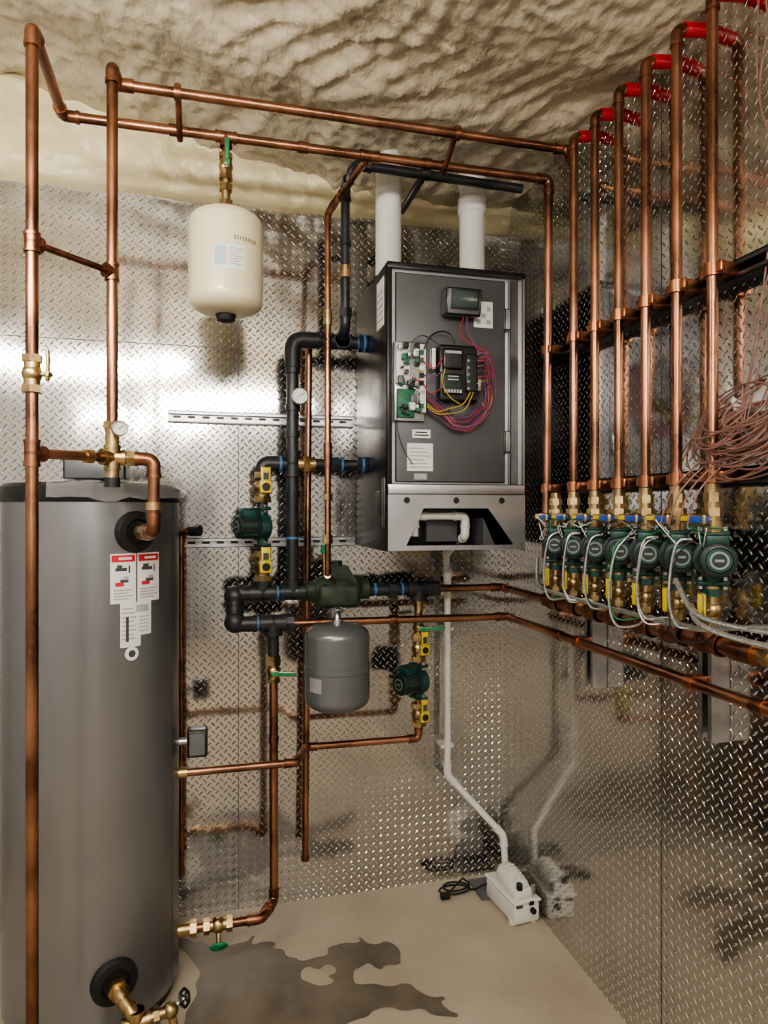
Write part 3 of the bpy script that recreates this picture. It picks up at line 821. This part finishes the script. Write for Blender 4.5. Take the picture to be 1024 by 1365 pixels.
# left side label, handle pocket, top pipe collars
b.bx(X0-.0012,X0,2.09,2.185,2.05,2.205,white)
for k in range(5): b.bx(X0-.0018,X0-.001,2.10,2.175,2.07+.022*k,2.078+.022*k,greyprint)
b.bx(X0-.004,X0,2.10,2.20,1.44,1.52,blackpl,.004)
b.bx(X0-.006,X0,2.07,2.10,1.40,1.56,panelgrey,.002)
b.lathe([(.06,0),(.058,.012),(.05,.016)], (.585,2.25,Z1), (0,0,1), blackpl, 32)
b.lathe([(.06,0),(.058,.012),(.05,.016)], (.892,2.25,Z1), (0,0,1), blackpl, 32)
b.done('boiler')

for x, cpl in ((.585,False),(.892,True)):
    b = B(); b.cyl((x,2.25,Z1+.002),(x,2.25,2.70),.0445,pvc,n=40)
    if cpl: b.lathe([(.047,2.505),(.0495,2.508),(.0495,2.56),(.047,2.563)], (x,2.25,0), (0,0,1), pvc, 40); b.lathe([(.047,2.60),(.0495,2.605),(.0495,2.65)], (x,2.25,0),(0,0,1),pvc,40)
    b.done('pvc_vent_pipe')

# condensate line
b = B()
b.pipe([(.640,2.12,1.37),(.640,2.12,1.437),(.816,2.12,1.437),(.816,2.12,1.37),(.862,2.44,1.29),(.873,2.455,1.20),(.873,2.455,.44),(1.075,2.39,.215),(1.075,2.37,.10)], .0125, pvc, pvc)
b.cyl((.873,2.455,1.20),(.873,2.455,1.24),.018,pvc)
for z in (1.0,.55): b.box((.873,2.485,z),(.05,.066,.012),pvc,None,.002)
b.done('condensate_drain_pipe')
# condensate pump on floor
b = B()
R = Matrix.Rotation(math.radians(6),3,'Z')
b.box((1.055,2.27,.045),(.125,.25,.085),pvc,R,.014)
b.box((1.055,2.27,.094),(.132,.258,.014),pvc,R,.006)
b.lathe([(.048,0),(.050,.01),(.050,.12),(.044,.135),(.02,.14)], (1.055,2.33,.125), (0,-1,.0), pvc, 32)
b.box((1.055,2.20,.12),(.09,.09,.045),pvc,R,.012)
for k in range(5): b.box((1.055,2.30-.025*k,.173),(.05,.008,.006),pvc,R,.002)
b.cyl((1.075,2.37,.10),(1.075,2.37,.13),.02,pvc)
b.cyl((1.04,2.165,.14),(1.04,2.165,.165),.013,blackpl); b.cyl((1.09,2.145,.06),(1.09,2.13,.06),.012,rubber)
b.box((1.03,2.143,.085),(.03,.006,.02),ink,R); b.box((1.085,2.143,.09),(.02,.006,.015),rubber,R)
for (x,y) in ((1.01,2.17),(1.10,2.17)): b.cyl((x,y,0),(x,y,.02),.015,pvc)
b.cyl((1.10,2.16,.12),(1.10,2.16,.155),.009,steel)
b.scale((1.085,2.33,0), .84)
b.done('condensate_pump')
b = B()
b.box((1.04,2.42,.004),(.14,.14,.008),M('mat_pad',(.12,.12,.13),0,.6),None,.002)
b.done('rubber_pad')
b = B(); pts = [(1.01,2.36,.06),(.985,2.38,.04),(.965,2.41,.012)]
for k in range(40):
    a = k/40*2*math.pi*2.2; pts.append((.895+(.055+.008*math.sin(a*.5))*math.cos(a), 2.43+.035*math.sin(a), .006+.0006*k))
pts.append((.85,2.40,.01))
b.tube(smoothpath(pts,4), .0035, rubber, 8); b.box((.842,2.395,.012),(.035,.024,.02),rubber,None,.004)
b.done('power_cord')

# ------------------------------------------------------------------ cables around zone pumps
b = B(); rr = random.Random(5)
for i, y in enumerate(ys):
    for q in range(2):
        dz = rr.uniform(-.02,.02)
        b.tube(smoothpath([(1.015,y+.02,1.39),(.985,y+.035,1.36+dz),(.975,y+.045,1.25+dz),(.985,y+.03,1.185+dz),(1.01,y-.02,1.19+dz),(1.02,y-.06,1.20),(1.03,y-.11,1.19+dz*.5)], 6), .0032 if q == 0 else .0018, flexm if q == 0 else [wg,white,blackpl][i%3], 8)
b.tube(smoothpath([(1.02,2.0,1.30),(1.0,1.95,1.22),(1.0,1.8,1.205),(1.0,1.5,1.20),(1.0,1.25,1.20),(1.01,1.18,1.21),(1.03,1.0,1.24),(1.05,.8,1.25)],8), .006, flexm, 8)
b.tube(smoothpath([(1.0,1.30,1.30),(.99,1.22,1.235),(1.02,1.1,1.22),(1.06,.9,1.23)],8), .006, flexm, 8)
b.tube(smoothpath([(1.0,1.25,1.25),(.985,1.20,1.215),(1.02,1.08,1.195),(1.06,.9,1.20)],8), .006, flexm, 8)
b.done('flex_conduit')
b = B()
for i, y in enumerate(ys+[1.935]):
    for q in range(5):
        p0 = V((1.01,y-.01+rr.uniform(-.02,.02),1.405)); pts = [p0]
        for k in range(3): pts.append(p0+V((rr.uniform(-.025,.03), rr.uniform(-.05,.05), rr.uniform(-.04,.03))))
        b.tube(smoothpath(pts,6), .0012, rr.choice([wg,white,blackpl,flexm]), 5)
b.done('pump_wiring')
# thermostat wire bundle
b = B()
for k in range(32):
    R0 = rr.uniform(.05,.14); c = V((1.075+rr.uniform(-.02,.02), 1.18+rr.uniform(-.06,.07), 1.625+rr.uniform(-.04,.045)))
    tl = rr.uniform(-.5,.5); ph = rr.uniform(0,6); pts = []
    for j in range(26):
        a = ph+j/24*2*math.pi
        pts.append(c+V((min(.05,.035*math.sin(a+tl)), R0*math.cos(a), R0*.6*math.sin(a)+R0*tl*.4*math.cos(a))))
    for p in pts: p.x = min(p.x, 1.125)
    b.tube(smoothpath(pts,2), .0021, wpink, 6)
for k in range(12):
    y0 = 1.12+rr.uniform(-.08,.1)
    b.tube(smoothpath([(1.08,y0,1.62),(1.10,y0-.03+rr.uniform(-.04,.04),1.8),(1.10,1.09+rr.uniform(-.05,.05),2.05),(1.09,1.10+rr.uniform(-.05,.06),2.3),(1.10,1.12+rr.uniform(-.04,.06),2.62)],8), .0019, wpink, 6)
for k in range(4):
    y0 = 1.2+.03*k
    b.tube(smoothpath([(1.08,y0,1.58),(1.0,y0+.02,1.50),(.99,y0+.05,1.42)],6), .002, wpink, 6)
b.done('thermostat_wire_coil')
def bagf(u, v):
    y = 1.10+.17*u; z = 1.655+.085*v*(.7+.3*math.sin(u*7)) 
    return V((1.112-.022*abs(noise.noise(V((y*28,z*28,3))))-.012*math.sin(math.pi*u)*math.sin(math.pi*v), y+.01*noise.noise(V((z*20,1,1))), z))
grid('plastic_bag', bagf, 36, 24, bagm)

# ------------------------------------------------------------------ overhead light from unseen tube lamps, added to brighten room and ceiling
lampm = emis('added_tube_glow', (1.0,.945,.865), 108)
def added_fixture(x, y, z, L):
    b = B(); b.bx(x-L/2,x+L/2,y-.015,y+.015,z+.03,z+.055,white,.004)
    b.cyl((x-L/2+.02,y,z),(x+L/2-.02,y,z),.022,lampm,n=20)
    for q in (-1,1):
        b.cyl((x+q*(L/2-.02),y,z),(x+q*L/2,y,z),.024,white); b.bx(x+q*(L/2-.01)-.008,x+q*(L/2-.01)+.008,y-.008,y+.008,z,z+.05,white)
        b.cyl((x+q*L*.35,y,z+.05),(x+q*L*.35,y,ceilz(x+q*L*.35)+.01),.002,steel,n=8)
    b.done('added_tube_light')
added_fixture(-.75, .85, 2.30, 1.2)
added_fixture(.15, -.35, 2.30, 1.2)
added_fixture(-.6, -1.5, 2.30, 1.2)

w = bpy.data.worlds.new('World'); sc.world = w; w.use_nodes = True
w.node_tree.nodes['Background'].inputs[0].default_value = (.5,.55,.6,1)
w.node_tree.nodes['Background'].inputs[1].default_value = .3

# ------------------------------------------------------------------ camera
cam = bpy.data.cameras.new('Camera'); cam.sensor_fit = 'HORIZONTAL'; cam.sensor_width = 36; cam.lens = 36*900/1024
cam.clip_start = .02
co = bpy.data.objects.new('Camera', cam); sc.collection.objects.link(co)
co.location = (0,0,1.45); co.rotation_euler = (math.radians(90), 0, math.radians(-14.2))
sc.camera = co
